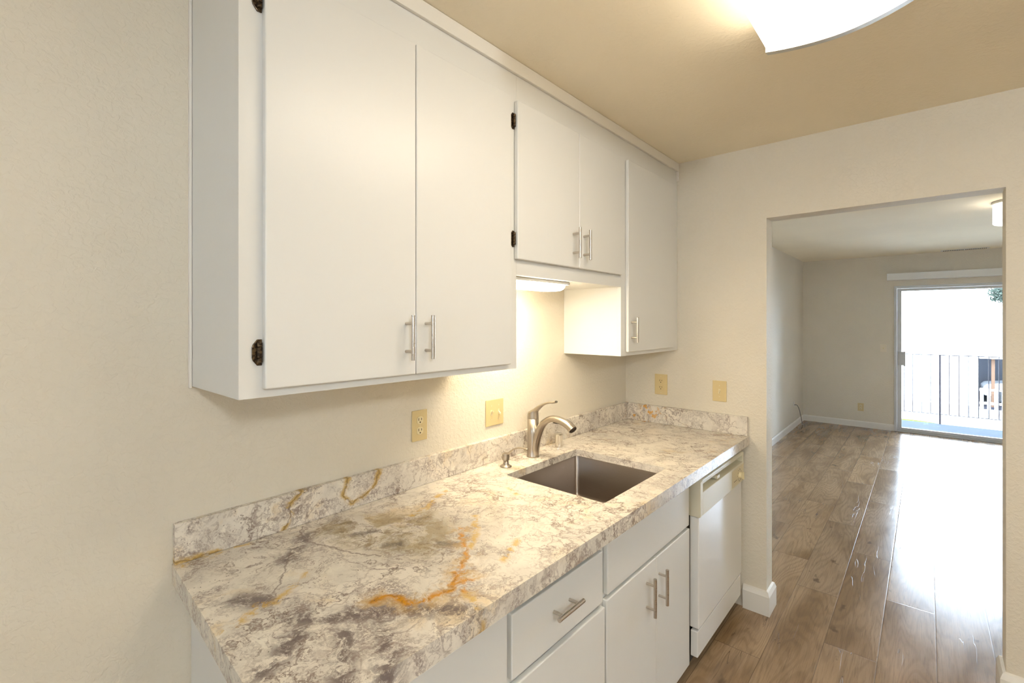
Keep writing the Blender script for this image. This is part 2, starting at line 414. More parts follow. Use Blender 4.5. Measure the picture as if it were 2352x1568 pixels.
# end wall with its opening, edges slightly rounded
struct('wall_end', B((0, WT, JY0, 0, 0, H), (0, WT, JY1, JY0, OPT, H), (0, WT, YF, JY1, 0, H)), M_wall)
DY0, DY1, DZ = -1.094, -3.55, 2.01
struct('wall_far', B((FX, FX+.1, DY0, 0, 0, H), (FX, FX+.1, DY1, DY0, DZ, H), (FX, FX+.1, YR, DY1, 0, H)), M_wall)
struct('wall_right', B((WT, FX+.1, YR-.1, YR, 0, H)), M_wall)
def base_prof(y, s, z=.112, t=.016):   # board profile with an eased top
    return [(y, 0), (y+s*t, 0), (y+s*t, z-.022), (y+s*t*.55, z-.006), (y+s*t*.5, z), (y, z)]
T = .018
def skirting(name, path, side=1):
    """board swept along a plan path with mitred corners; path corners as functions of the offset"""
    bm = bmesh.new(); prof = [(0.0002, .0005), (T, .0005), (T, .098), (T*.55, .120), (.0002, .124)]
    rows = [[bm.verts.new((*p(o), z)) for o, z in prof] for p in path]
    for a, b in zip(rows, rows[1:]):
        for k in range(len(prof)): bm.faces.new((a[k], a[(k+1) % len(prof)], b[(k+1) % len(prof)], b[k]))
    bm.faces.new(rows[0]); bm.faces.new(rows[-1][::-1])
    struct(name, bm, M_trim)
# wraps the jamb: kitchen face, reveal, living face
skirting('baseboard_end', [lambda o: (-o, -.69), lambda o: (-o, JY0-o), lambda o: (WT+o, JY0-o), lambda o: (WT+o, -.02)])
skirting('baseboard_right', [lambda o: (-o, -3.0), lambda o: (-o, JY1+o), lambda o: (WT+o, JY1+o), lambda o: (WT+o, -3.0)])
bm = bmesh.new(); prism(bm, [(-y, z) for y, z in [(0, 0), (.014, 0), (.014, .075), (.007, .088), (0, .088)]], 'X', WT+.02, FX-.001)
struct('baseboard_back', bm, M_trim)
bm = bmesh.new(); prism(bm, [(FX-y, z) for y, z in [(0, 0), (.014, 0), (.014, .075), (.007, .088), (0, .088)]], 'Y', -.015, DY0+.0)
struct('baseboard_far', bm, M_trim)

# ------------------------------------------------------------------ handles and hinges (sub-parts)
def bar_handle(parent, x, z0, z1, y, vertical=True, x1=None):
    """bar pull standing 33 mm off the face at y"""
    bm = bmesh.new(); r = .006; yo = y-.033
    if vertical:
        cyl(bm, (x, yo, z0), (x, yo, z1), r, n=20)
        L = z1-z0
        for t in (.19, .81): cyl(bm, (x, y+.0005, z0+L*t), (x, yo, z0+L*t), .0045, n=14)
    else:
        cyl(bm, (x, yo, z0), (x1, yo, z0), r, n=20)
        L = x1-x
        for t in (.19, .81): cyl(bm, (x+L*t, y+.0005, z0), (x+L*t, yo, z0), .0045, n=14)
    o = mk('door_handle' if vertical else 'drawer_handle', bm, M_handle, parent, label='brushed steel bar handle')
    for p in o.data.polygons: p.use_smooth = len(p.vertices) == 4
    o.data.set_sharp_from_angle(angle=radians(40))
    return o
def hinge(parent, x, z, y, side=-1, k=1.0):
    """exposed bronze hinge: rounded leaf on the frame and a knuckle against the door edge"""
    bm = bmesh.new(); hh = .0285
    x0 = x-.0015*side*-1
    a = [(0, -hh), (.010, -hh), (.0185, -hh*.62), (.0205, -hh*.4), (.0205, hh*.4), (.0185, hh*.62), (.010, hh), (0, hh)]
    prism(bm, [(x+side*u*k, z+v) for u, v in a], 'Y', y-.0035, y-.0002)
    o = mk('hinge', bm, M_hinge, parent, bevel=.0012, label='dark bronze hinge')
    bm2 = bmesh.new()
    for z0, z1 in ((-.022, -.0125), (-.0115, .0115), (.0125, .022)):
        cyl(bm2, (x+side*.0065*k, y-.0075, z+z0), (x+side*.0065*k, y-.0075, z+z1), .0055*min(1, k*1.6), n=14)
    me = bpy.data.meshes.new('k'); bm2.to_mesh(me); bm2.free()
    bm3 = bmesh.new(); bm3.from_mesh(o.data); me.transform(Matrix.Translation(-origin(parent))); bm3.from_mesh(me); bm3.to_mesh(o.data); bm3.free()
    return o
def door_panel(root, x0, x1, z0, z1, yb, name='door', t=.0185):
    return mk(name, B((x0, x1, yb-t, yb-.0006, z0, z1)), M_cab, root, bevel=.0035, seg=3)

# ------------------------------------------------------------------ upper cabinets
xA, xB, xC = -2.3455, -1.4434, -.6790
HB = 1.6855; CB = 1.3545; FT = .019       # header underside, carcass underside, frame thickness
ZT = H-.0015
def upper(name_label, x0, x1, zb, openings, cat='cabinet', side_scribe=False):
    root = empty('upper_cabinet', ((x0+x1)/2, UY/2, zb), name_label, cat, 'white painted wall cabinets')
    g_ = .0003
    x0 += g_; x1 -= g_
    yb = UY+FT
    # carcass: sides, underside, back
    zf = zb+(.0 if zb > 1.5 else .012)
    bx = [(x0, x0+.018, yb, -.0004, zb, ZT), (x1-.018, x1, yb, -.0004, zb, ZT), (x0+.018, x1-.018, yb, -.0004, zf, zf+.012), (x0+.018, x1-.018, -.006, -.0004, zf+.012, ZT)]
    mk('carcass', B(*bx), M_cab, root, bevel=.0008)
    # face frame as one board with the door openings cut out
    xs = sorted({x0, x1, *[a for o in openings for a in o[:2]]}); zs = sorted({zb, ZT, *[a for o in openings for a in o[2:]]})
    bm = bmesh.new()
    V = {}
    def vv(x, z, y): return V.setdefault((x, z, y), bm.verts.new((x, y, z)))
    def hole(cx_, cz_): return any(o[0] < cx_ < o[1] and o[2] < cz_ < o[3] for o in openings)
    cells = [(i, j) for i in range(len(xs)-1) for j in range(len(zs)-1) if not hole((xs[i]+xs[i+1])/2, (zs[j]+zs[j+1])/2)]
    cs = set(cells)
    for i, j in cells:
        a, b, c_, d = xs[i], xs[i+1], zs[j], zs[j+1]
        for y in (UY, yb): bm.faces.new([vv(a, c_, y), vv(b, c_, y), vv(b, d, y), vv(a, d, y)])
        for (di, dj, p, q_) in ((-1, 0, (a, c_), (a, d)), (1, 0, (b, c_), (b, d)), (0, -1, (a, c_), (b, c_)), (0, 1, (a, d), (b, d))):
            if (i+di, j+dj) not in cs: bm.faces.new([vv(*p, UY), vv(*q_, UY), vv(*q_, yb), vv(*p, yb)])
    mk('face_frame', bm, M_cab, root)
    return root
left = upper('large white double-door wall cabinet at the left, nearest the bare wall', xA, xB, CB, [(-2.28, -1.50, 1.40, 2.28)])
d = door_panel(left, -2.2986, -1.8968, 1.3735, 2.300, UY)
bar_handle(d, -1.9300, 1.4155, 1.5385, UY-.0185); hinge(d, -2.2992, 1.4535, UY); hinge(d, -2.2992, 2.2225, UY)
d = door_panel(left, -1.8942, -1.4905, 1.3735, 2.300, UY)
bar_handle(d, -1.8620, 1.4155, 1.5385, UY-.0185)
# scribe strip closing the cabinet side against the wall
mk('scribe_strip', B((xA-.006, xA-.0002, -.012, -.0003, CB-.004, ZT)), M_trim, left, bevel=.001)
mid = upper('short white double-door wall cabinet above the lit niche over the sink', xB, xC, HB, [(-1.41, -.72, 1.78, 2.27)])
d = door_panel(mid, -1.4566, -1.0660, 1.7405, 2.2975, UY)
bar_handle(d, -1.1110, 1.7750, 1.8985, UY-.0185); hinge(d, -1.4572, 1.8115, UY); hinge(d, -1.4572, 2.2255, UY)
d = door_panel(mid, -1.0636, -.6945, 1.7405, 2.2975, UY)
bar_handle(d, -1.0335, 1.7750, 1.8985, UY-.0185)
right = upper('narrow tall single-door white wall cabinet in the far corner by the end wall', xC, -.002, CB, [(-.60, -.12, 1.40, 2.27)])
d = door_panel(right, -.6365, -.0957, 1.3735, 2.300, UY)
bar_handle(d, -.6080, 1.4195, 1.5405, UY-.0185)
mk('filler_strip', B((-.014, -.0023, UY-.0135, UY-.0003, 2.335, 2.392)), M_trim, right, bevel=.002)
# flat moulding along the top of the run
bm = B((xA, -.0015, UY-.0125, UY-.0003, 2.392, H-.001))
struct('trim_1', bm, M_trim, bevel=.002)

# under-cabinet lamp
lr = empty('under_cabinet_light', (-1.385, -.20, HB), 'glowing white under-cabinet lamp fixed beneath the short cabinet over the sink', 'lamp')
bm = bmesh.new()
prism(bm, rrect(-1.4425, -1.055, -.300, -.165, .02), 'Z', HB-.0125, HB-.0004)
mk('lamp_housing', bm, M_white, lr, bevel=.002)
bm = bmesh.new(); n = 8
def dome(bm, x0, x1, y0, y1, z, h, r=.05):
    rings = []
    for k in range(5):
        a = k/4*pi/2; ins = (1-cos(a))*h*1.2
        rings.append([bm.verts.new((px, py, z-h*sin(a))) for px, py in rrect(x0+ins, x1-ins, y0+ins, y1-ins, max(.004, r-ins), 6)])
    for a, b in zip(rings, rings[1:]):
        m = len(a)
        for k in range(m): bm.faces.new((a[k], a[(k+1) % m], b[(k+1) % m], b[k]))
    bm.faces.new(rings[0]); bm.faces.new(rings[-1][::-1])
dome(bm, -1.3700, -1.060, -.298, -.168, HB-.0128, .024, .05)
mk('lamp_diffuser', bm, M_lampunder, lr, smooth=True)
bm = bmesh.new(); tube(bm, smooth_path([(-1.056, -.262, HB-.008), (-1.038, -.264, HB-.011), (-1.022, -.266, HB-.006), (-1.018, -.266, HB-.0005)], 5), .0018, 8)
mk('lamp_cord', bm, M_cable, lr, smooth=True)

# ------------------------------------------------------------------ base cabinets
BY = -.6495; BT = .0185        # face-frame plane; doors stand proud of it
TK = .060; TOPB = .8668
def base_cab(label, x0, x1, name='base_cabinet', top=TOPB, left_end=False):
    root = empty(name, ((x0+x1)/2, -.33, 0), label, 'cabinet', 'white painted base cabinets')
    x0 += .0003; x1 -= .0003
    mk('carcass', B((x0, x0+.018, BY+.019, -.003, 0, TOPB-.0005), (x1-.018, x1, BY+.019, -.003, 0, TOPB-.0005), (x0+.018, x1-.018, BY+.019, -.003, TK+.02, TK+.038), (x0+.018, x1-.018, -.012, -.003, TK+.04, .60)), M_cab, root)
    mk('toe_kick', B((x0+.019, x1-.019, BY+.075, BY+.09, .0005, TK+.018)), M_cab, root)
    return root
def frame(root, x0, x1, rails, z0=TK, stiles=(.035, .035)):
    x0 += .0003; x1 -= .0003
    bx = [(x0, x0+stiles[0], BY, BY+.0185, z0, TOPB-.0005), (x1-stiles[1], x1, BY, BY+.0185, z0, TOPB-.0005)]
    for a, b in rails: bx.append((x0+stiles[0]-.0005, x1-stiles[1]+.0005, BY+.0003, BY+.0182, a, b))
    mk('face_frame', B(*bx), M_cab, root)
xs0, xs1, xs2, xs3 = -2.3455, -1.8615, -1.4090, -.7030
b1 = base_cab('white base cabinet with one drawer and one door at the left end of the counter', xs0, xs1)
frame(b1, xs0, xs1, [(.835, TOPB-.001), (.63, .66), (TK, .075)])
door_panel(b1, -2.325, -1.870, .655, .8225, BY, 'drawer_front')
d = door_panel(b1, -2.325, -1.870, .063, .638, BY)
b2 = base_cab('white base cabinet between sink cabinet and left end, its drawer with a bar handle', xs1, xs2)
frame(b2, xs1, xs2, [(.835, TOPB-.001), (.625, .66), (TK, .075)])
d = door_panel(b2, -1.8540, -1.4250, .6480, .8090, BY, 'drawer_front')
bar_handle(d, -1.7050, .7390, .7390, BY-BT, False, -1.5860)
door_panel(b2, -1.8465, -1.4125, .063, .6295, BY)
b3 = base_cab('white sink base cabinet with blank front above two doors beside the dishwasher', xs2, xs3)
frame(b3, xs2, xs3, [(.835, TOPB-.001), (.63, .665), (TK, .075)], stiles=(.03, .03))
door_panel(b3, -1.3955, -.7130, .6570, .8200, BY, 'false_front')
d = door_panel(b3, -1.4010, -1.0400, .063, .6430, BY); bar_handle(d, -1.1200, .4700, .6070, BY-BT); hinge(d, -1.4016, .535, BY, k=.34)
d = door_panel(b3, -1.0378, -.7080, .063, .6430, BY); bar_handle(d, -1.0160, .4670, .5990, BY-BT)

# ------------------------------------------------------------------ worktop with splash
ct = empty('countertop', (-1.2, -.36, TOPB), 'cream and grey granite countertop with rust veins and a low splash', 'countertop')
SX0, SX1, SY0, SY1 = -1.325, -.822, -.615, -.172
bm = bmesh.new()
outer = [(-2.386, -.0006), (-.0006, -.0006), (-.0006, CY), (-2.414, CY), (-2.425, CY+.012)]
inner = rrect(SX0, SX1, SY0, SY1, .014, 6)
def ringverts(pts, z): return [bm.verts.new((x, y, z)) for x, y in pts]
zt, zl = .914, .884
lip = [(-2.3475, -.0006), (-.0006-.0002, -.0006), (-.0008, CY+.040), (-2.385, CY+.040), (-2.3855, CY+.041)]   # inside line of the built-up edge
ot, it_ = ringverts(outer, zt), ringverts(inner, zt)
ob, lb, ll, il = ringverts(outer, TOPB), ringverts(lip, TOPB), ringverts(lip, zl), ringverts(inner, zl)
for ring_o, ring_i in ((ot, it_), (ll, il)):
    es = []
    for rg in (ring_o, ring_i):
        for k in range(len(rg)):
            a, b = rg[k], rg[(k+1) % len(rg)]
            es.append(bm.edges.get((a, b)) or bm.edges.new((a, b)))
    bmesh.ops.triangle_fill(bm, use_beauty=True, use_dissolve=False, edges=es)
for a, b in ((ot, ob), (ob, lb), (lb, ll), (it_, il)):
    for k in range(len(a)): bm.faces.new((a[k], a[(k+1) % len(a)], b[(k+1) % len(a)], b[k]))
mk('slab', bm, M_granite, ct, bevel=.0035, seg=3)
mk('backsplash', B((-2.3845, -.0006, -.0206, -.0006, .9144, 1.0155)), M_granite, ct, bevel=.0015)
mk('backsplash', B((-.0206, -.0006, -.714, -.0212, .9144, 1.0155)), M_granite, ct, bevel=.0015)

# sink bowl
sk = empty('sink', ((SX0+SX1)/2, (SY0+SY1)/2, .68), 'rectangular undermount stainless sink bowl set in the granite', 'sink')
bm = bmesh.new()
prof = [(-.022, .8815, .02), (.0, .8815, .018), (.002, .876, .018), (.005, .710, .02), (.012, .690, .026), (.032, .681, .03)]
rings = []
for ins, z, r in prof:
    rings.append([bm.verts.new((x, y, z)) for x, y in rrect(SX0-.004+ins, SX1+.004-ins, SY0-.004+ins, SY1+.004-ins, r, 6)])
for a, b in zip(rings, rings[1:]):
    for k in range(len(a)): bm.faces.new((a[k], a[(k+1) % len(a)], b[(k+1) % len(a)], b[k]))
bm.faces.new(rings[-1])
o = mk('bowl', bm, M_sink, sk, smooth=True)
o.data.set_sharp_from_angle(angle=radians(60))
md = o.modifiers.new('gauge', 'SOLIDIFY'); md.thickness = .0012; md.offset = 1
bm = bmesh.new(); lathe(bm, (-1.07, -.36, .6812), [(.045, 0), (.045, .0022), (.036, .003), (.030, .0005)])
mk('drain', bm, M_chrome, sk, smooth=True)

# faucet
fx, fy = -1.053, -.0925
fc = empty('faucet', (fx, fy, .914), 'brushed nickel pull-out kitchen faucet with an arched spout behind the sink', 'faucet')
bm = bmesh.new()
lathe(bm, (fx, fy, .9142), [(.0285, 0), (.0285, .006), (.0270, .010), (.0262, .03), (.0258, .10), (.0256, .171)], 40)
mk('body', bm, M_nickel, fc, smooth=True)
bm = bmesh.new()
pts = smooth_path([(fx, -.100, .928), (fx, -.1105, .985), (fx, -.127, 1.030), (fx, -.1500, 1.068), (fx, -.1830, 1.0925), (fx, -.2160, 1.0990), (fx, -.2530, 1.0935), (fx, -.2850, 1.0810), (fx, -.3070, 1.0655)], 6)
m = len(pts); rr = []
for i in range(m):
    t = i/(m-1)
    if t < .45: a = t/.45; rr.append((.0215-.0060*a, .0212-.0072*a))
    else: a = ((t-.45)/.55)**1.2; rr.append((.0155+.0070*a, .0140+.0040*a))
tube(bm, pts, rr, 28)
o = mk('spout', bm, M_nickel, fc, smooth=True); o.data.set_sharp_from_angle(angle=radians(60))
bm = bmesh.new()
p_end = pts[-1]; dirv = (pts[-1]-pts[-2]).normalized()
tube(bm, [p_end+dirv*.0003, p_end+dirv*.004], [(.0205, .0160), (.0190, .0145)], 28)
mk('spray_face', bm, M_slot, fc, label='dark spray face')
bm = bmesh.new()
box(bm, fx-.0016, fx+.0016, -.238, -.206, 1.0795, 1.0835)
mk('spray_button', bm, M_slot, fc)
# lever: cap over the body that sweeps up into a flat arm
bm = bmesh.new()
lathe(bm, (fx, fy, 1.0868), [(.0256, 0), (.0256, .0035)], 40)
n = 40; lo = [bm.verts.new((fx+.0256*cos(2*pi*k/n), fy+.0256*sin(2*pi*k/n), 1.0903)) for k in range(n)]
hi = [bm.verts.new((fx+.0246*cos(2*pi*k/n), fy+.0246*sin(2*pi*k/n), 1.1030+.022*(1-sin(2*pi*k/n))*.5)) for k in range(n)]
for k in range(n): bm.faces.new((lo[k], lo[(k+1) % n], hi[(k+1) % n], hi[k]))
bm.faces.new(hi); bm.faces.new(lo[::-1])
pts = smooth_path([(fx, -.083, 1.104), (fx, -.104, 1.120), (fx, -.1300, 1.1415), (fx, -.1536, 1.1560), (fx, -.1823, 1.1665), (fx, -.2060, 1.1695), (fx, -.2210, 1.1740)], 5)
m = len(pts); tube(bm, pts, [(.0215-.0105*min(1, i/(m*.55)), .0150-.0098*min(1, i/(m*.5))) for i in range(m)], 20)
pts = smooth_path([(fx, -.1085, 1.094), (fx, -.1135, 1.112), (fx, -.1235, 1.132), (fx, -.1400, 1.147)], 5)
tube(bm, pts, [(.007, .0045)]*len(pts), 14)
o = mk('lever', bm, M_nickel, fc, smooth=True); o.data.set_sharp_from_angle(angle=radians(50))

# soap dispenser
sx, sy = -1.2436, -.1000
sp = empty('soap_dispenser', (sx, sy, .914), 'small brushed nickel soap pump left of the faucet', 'soap dispenser')
bm = bmesh.new(); lathe(bm, (sx, sy, .9142), [(.0245, 0), (.0245, .003), (.020, .006), (.0145, .009), (.0120, .014), (.0118, .026)], 32)
mk('base', bm, M_nickel, sp, smooth=True)
bm = bmesh.new(); lathe(bm, (sx, sy, .9404), [(.0118, 0), (.0155, .002), (.0160, .018), (.0150, .029)], 32)
pts = smooth_path([(sx, -.096, .9665), (sx, -.1150, .9720), (sx, -.1290, .9835), (sx, -.1482, .9960), (sx, -.1810, 1.0060), (sx, -.2109, 1.0065), (sx, -.216, 1.0055)], 5)
m = len(pts); tube(bm, pts, [(.0125-.0065*min(1, i/(m*.4)), .0065-.0030*min(1, i/(m*.4))) for i in range(m)], 16)
o = mk('pump', bm, M_nickel, sp, smooth=True); o.data.set_sharp_from_angle(angle=radians(50))

# air gap
bm = bmesh.new(); lathe(bm, (-.839, -.0815, .9142), [(.0195, 0), (.0195, .0535), (.0212, .0555), (.0215, .062), (.018, .0645), (.006, .065)], 36)
o = tag(mk('air_gap', bm, M_chrome, None, smooth=True, loc=(-.839, -.0815, .9142)), 'short chrome air gap cylinder right of the faucet', 'air gap')
o.data.set_sharp_from_angle(angle=radians(50))

# ------------------------------------------------------------------ dishwasher
dx0, dx1 = -.668, -.034
dw = empty('dishwasher', ((dx0+dx1)/2, -.35, 0), 'cream and white built-in dishwasher at the end of the counter', 'dishwasher')
mk('tub', B((dx0+.006, dx1-.004, -.645, -.02, .03, .856)), M_dark, dw)
# control console with a recessed grip slot
DYC = -.700
bm = bmesh.new()
y_b = -.648
zs_ = [.681, .779, .786, .812, .818, .8375]
def cons_prof():
    return [(y_b, .681), (DYC+.004, .681), (DYC, .686), (DYC, .7840), (DYC+.034, .7885), (DYC+.034, .8120), (DYC+.002, .8190), (DYC+.002, .8330), (DYC+.006, .8370), (y_b, .8560)]
prism(bm, cons_prof(), 'X', dx0+.028, dx1-.012)
solid = [(y_b, .681), (DYC+.004, .681), (DYC, .686), (DYC, .8330), (DYC+.006, .8370), (y_b, .8560)]
prism(bm, solid, 'X', dx0, dx0+.028)
prism(bm, solid, 'X', dx1-.012, dx1)
mk('console', bm, M_dwcream, dw, bevel=.0015)
mk('latch', B((-.440, -.405, DYC+.004, DYC+.0345, .7905, .8050), (-.452, -.447, DYC+.010, DYC+.0345, .794, .803)), M_dwcream, dw, bevel=.002)
cp = mk('control_panel', B((-.232, dx1-.005, DYC-.0012, DYC-.0001, .693, .7745)), M_dwtan, dw, bevel=.0006)
bm = bmesh.new(); cyl(bm, (-.112, DYC-.0013, .731), (-.112, DYC-.014, .731), .0165, .0140, n=28)
box(bm, -.1155, -.1085, DYC-.024, DYC-.0135, .713, .749)
mk('dial', bm, M_ivory_pale, cp, bevel=.001)
bm = bmesh.new()
for k in range(12):
    a = 2*pi*k/12; c0 = (-.112+.030*cos(a), .731+.030*sin(a))
    box(bm, c0[0]-.0012, c0[0]+.0012, DYC-.0016, DYC-.0012, c0[1]-.003, c0[1]+.003)
for k in range(3): box(bm, -.205+.018*k, -.193+.018*k, DYC-.0016, DYC-.0012, .715, .7175)
mk('cycle_marks', bm, M_bark, cp)
mk('door', B((dx0+.006, dx1-.004, -.690, -.650, .197, .679)), M_dwwhite, dw, bevel=.004, seg=3)
mk('kick_panel', B((dx0+.004, dx1-.004, -.686, -.655, .075, .186)), M_dwwhite, dw, bevel=.003)
mk('plinth', B((dx0+.02, dx1-.01, -.60, -.585, .001, .074)), M_dark, dw)

# ------------------------------------------------------------------ wall plates
def frame_to(u, v, o, axis):
    """plate coordinates: a across, b out of the wall, c up"""
    if axis == 'Y': return lambda a, b, c: (o[0]+a, o[1]-b, o[2]+c)
    return lambda a, b, c: (o[0]-b, o[1]-a, o[2]+c)
def pbox(bm, T_, a0, a1, b0, b1, c0, c1):
    vs = [bm.verts.new(T_(a, b, c)) for a in (a0, a1) for b in (b0, b1) for c in (c0, c1)]
    for f in ((0, 1, 3, 2), (4, 6, 7, 5), (0, 4, 5, 1), (2, 3, 7, 6), (0, 2, 6, 4), (1, 5, 7, 3)):
        bm.faces.new([vs[i] for i in f])
def poly(bm, T_, pts, b0, b1):
    A = [bm.verts.new(T_(a, b0, c)) for a, c in pts]; C_ = [bm.verts.new(T_(a, b1, c)) for a, c in pts]
    for k in range(len(pts)): bm.faces.new((A[k], A[(k+1) % len(pts)], C_[(k+1) % len(pts)], C_[k]))
    bm.faces.new(A); bm.faces.new(C_[::-1])
def circ(a, c, r, n=14): return [(a+r*cos(2*pi*k/n), c+r*sin(2*pi*k/n)) for k in range(n)]
def plate(root, T_, w_, h_=.114, mat=None, holes=True):
    bm = bmesh.new(); pbox(bm, T_, -w_/2, w_/2, .0004, .0055, -h_/2, h_/2)
    mk('cover_plate', bm, mat or M_ivory, root, bevel=.0028, seg=3)
def sockets(root, T_, round_=True):
    for cz in (-.0195, .0195):
        bm = bmesh.new()
        if round_:
            pts = [(.0172*max(-.83, min(.83, cos(t)))/.83*.83, cz+.0145*sin(t)) for t in [2*pi*k/24 for k in range(24)]]
            poly(bm, T_, pts, .0054, .0075)
        else:
            pbox(bm, T_, -.0165, .0165, .0054, .0068, cz-.0190, cz+.0190)
        r_ = mk('socket', bm, M_ivory_pale if round_ else M_ivory, root, bevel=.0006)
        bm = bmesh.new(); b0, b1 = (.0072, .0078) if round_ else (.0066, .0072)
        pbox(bm, T_, -.0078, -.0054, b0, b1, cz-.001, cz+.0085); pbox(bm, T_, .0054, .0078, b0, b1, cz, cz+.0078)
        poly(bm, T_, circ(0, cz-.0072, .0028), b0, b1)
        mk('socket_slots', bm, M_slot, r_)
def screws(root, T_, spots):
    for a, c in spots:
        bm = bmesh.new(); poly(bm, T_, circ(a, c, .0028), .005, .0064); mk('screw', bm, M_dwtan, root)
def toggle(root, T_, a, up):
    bm = bmesh.new(); pbox(bm, T_, a-.0052, a+.0052, .0052, .0062, -.012, .012)
    s = 1 if up else -1
    A = [(-.0035, -.004), (.0035, -.004), (.0035, .004), (-.0035, .004)]
    v0 = [bm.verts.new(T_(a+x, .0060, z)) for x, z in A]; v1 = [bm.verts.new(T_(a+x*.8, .0175, z*.8+s*.0085)) for x, z in A]
    for k in range(4): bm.faces.new((v0[k], v0[(k+1) % 4], v1[(k+1) % 4], v1[k]))
    bm.faces.new(v1)
    mk('toggle', bm, M_ivory_pale, root)
r = empty('outlet', (-1.6175, 0, 1.134), 'ivory duplex outlet on the wall above the counter, left of the double switch', 'outlet', 'ivory wall outlets')
T_ = frame_to(0, 0, (-1.6175, 0, 1.134), 'Y'); plate(r, T_, .070); sockets(r, T_); screws(r, T_, [(0, 0)])
r = empty('light_switch', (-1.2095, 0, 1.1245), 'ivory double toggle switch on the lit textured wall left of the faucet', 'switch', 'ivory wall switches')
T_ = frame_to(0, 0, (-1.2095, 0, 1.1245), 'Y'); plate(r, T_, .1115); toggle(r, T_, -.023, True); toggle(r, T_, .023, False); screws(r, T_, [(-.023, .030), (-.023, -.030), (.023, .030), (.023, -.030)])
r = empty('outlet', (0, -.2325, 1.1455), 'ivory squared outlet plate on the end wall above the counter corner', 'outlet', 'ivory wall outlets')
T_ = frame_to(0, 0, (0, -.2325, 1.1455), 'X'); plate(r, T_, .078, .122); sockets(r, T_, False); screws(r, T_, [(0, .048), (0, -.048)])
r = empty('light_switch', (0, -.5680, 1.1375), 'ivory single toggle switch on the end wall beside the opening', 'switch', 'ivory wall switches')
T_ = frame_to(0, 0, (0, -.5680, 1.1375), 'X'); plate(r, T_, .074); toggle(r, T_, 0, False); screws(r, T_, [(0, .030), (0, -.030)])
M_plate2 = paint('almond_plastic', (.80, .72, .58), .4, 0, var=.01)
r = empty('light_switch', (FX, -.975, 1.143), 'almond switch plate on the far living room wall left of the glass door', 'switch', 'ivory wall switches')
T_ = frame_to(0, 0, (FX, -.975, 1.143), 'X'); plate(r, T_, .070, .108, M_plate2); toggle(r, T_, 0, True)
r = empty('outlet', (FX, -.718, .288), 'small ivory outlet low on the far living room wall above the baseboard', 'outlet', 'ivory wall outlets')
T_ = frame_to(0, 0, (FX, -.718, .288), 'X'); plate(r, T_, .071, .113); sockets(r, T_)
# cable hanging from the left living room wall
r = empty('cable', (5.05, 0, .30), 'thin grey cable hanging from the left living room wall to the floor', 'cable')
bm = bmesh.new(); box(bm, 5.02, 5.07, -.006, -.0004, .31, .37); mk('cable_outlet', bm, M_white, r, bevel=.001)
bm = bmesh.new(); tube(bm, smooth_path([(5.045, -.006, .325), (5.06, -.035, .325), (5.12, -.050, .27), (5.22, -.055, .16), (5.30, -.055, .07), (5.348, -.055, .006)], 5), .0045, 8); mk('wire', bm, M_cable, r, smooth=True)
bm = bmesh.new(); cyl(bm, (5.343, -.055, .0055), (5.365, -.057, .0055), .0055, n=10); mk('plug', bm, M_alu, r)

# ------------------------------------------------------------------ ceiling lamps
def ceiling_fixture():
    cyF, hw = -1.228, .168
    root = empty('ceiling_light', (-1.55, cyF, H), 'large white wraparound ceiling light of the kitchen with a metal end band', 'lamp')
    xe, bow, x1 = -1.129, .012, -1.95
    def outline(hw, xe, xs, bow, n=14):
        pts = []
        for k in range(n+1):
            t = -1+2*k/n
            y = cyF-t*hw; pts.append((xe+bow*(1-t*t)-(.030*max(0, t)**1.6), y))
        for k in range(n+1):
            t = 1-2*k/n
            pts.append((xs-bow*(1-t*t), cyF-t*hw))
        return pts
    base = outline(hw-.012, xe-.004, x1+.004, bow)
    bm = bmesh.new(); prism(bm, base, 'Z', 2.3845, H-.0005); mk('lamp_housing', bm, M_white, root)
    bm = bmesh.new(); o_ = outline(hw, xe, x1, bow)
    def sag(y): return .012*(1-((y-cyF)/hw)**2)
    top = [bm.verts.new((x, y, 2.384)) for x, y in o_]; mid_ = [bm.verts.new((x, y, 2.345-sag(y))) for x, y in o_]
    m = len(o_)
    for k in range(m): bm.faces.new((top[k], top[(k+1) % m], mid_[(k+1) % m], mid_[k]))
    # bottom as strips between the two ends
    n = 14
    for k in range(n): bm.faces.new((mid_[k], mid_[k+1], mid_[m-2-k], mid_[m-1-k]))
    bm.faces.new(top[::-1])
    mk('diffuser', bm, M_lampwhite, root)
    for s, xx in ((1, xe), (-1, x1)):
        bm = bmesh.new(); A = []
        for k in range(n+1):
            t = -1+2*k/n; y = cyF-t*(hw+.004); xo = xx+s*(bow*(1-t*t))-(.030*max(0, t)**1.6 if s > 0 else 0)
            zb_ = 2.338-sag(cyF-t*hw)
            A.append([bm.verts.new(q) for q in ((xo+s*.0015, y, zb_), (xo+s*.030, y, zb_+.004), (xo+s*.030, y, H-.001), (xo+s*.0015, y, H-.001))])
        for a, b in zip(A, A[1:]):
            for k in range(4): bm.faces.new((a[k], a[(k+1) % 4], b[(k+1) % 4], b[k]))
        bm.faces.new(A[0]); bm.faces.new(A[-1][::-1])
        mk('end_band', bm, M_alu, root, label='brushed metal end band')
ceiling_fixture()
r = empty('ceiling_light', (2.50, -1.964, H), 'white drum ceiling light of the living room, half hidden by the right door jamb', 'lamp')
bm = bmesh.new(); lathe(bm, (2.50, -1.964, 2.27), [(.145, 0), (.150, .006), (.150, .150)], 48); mk('drum_shade', bm, M_lampliv, r, smooth=True).data.set_sharp_from_angle(angle=radians(50))
bm = bmesh.new(); lathe(bm, (2.50, -1.964, 2.4205), [(.156, 0), (.156, .019)], 48); mk('lamp_base', bm, M_white, r)
r = empty('fill_light', (-3.27, -3.13, H), 'added fill light, a frosted globe out of view behind the camera', 'lamp')
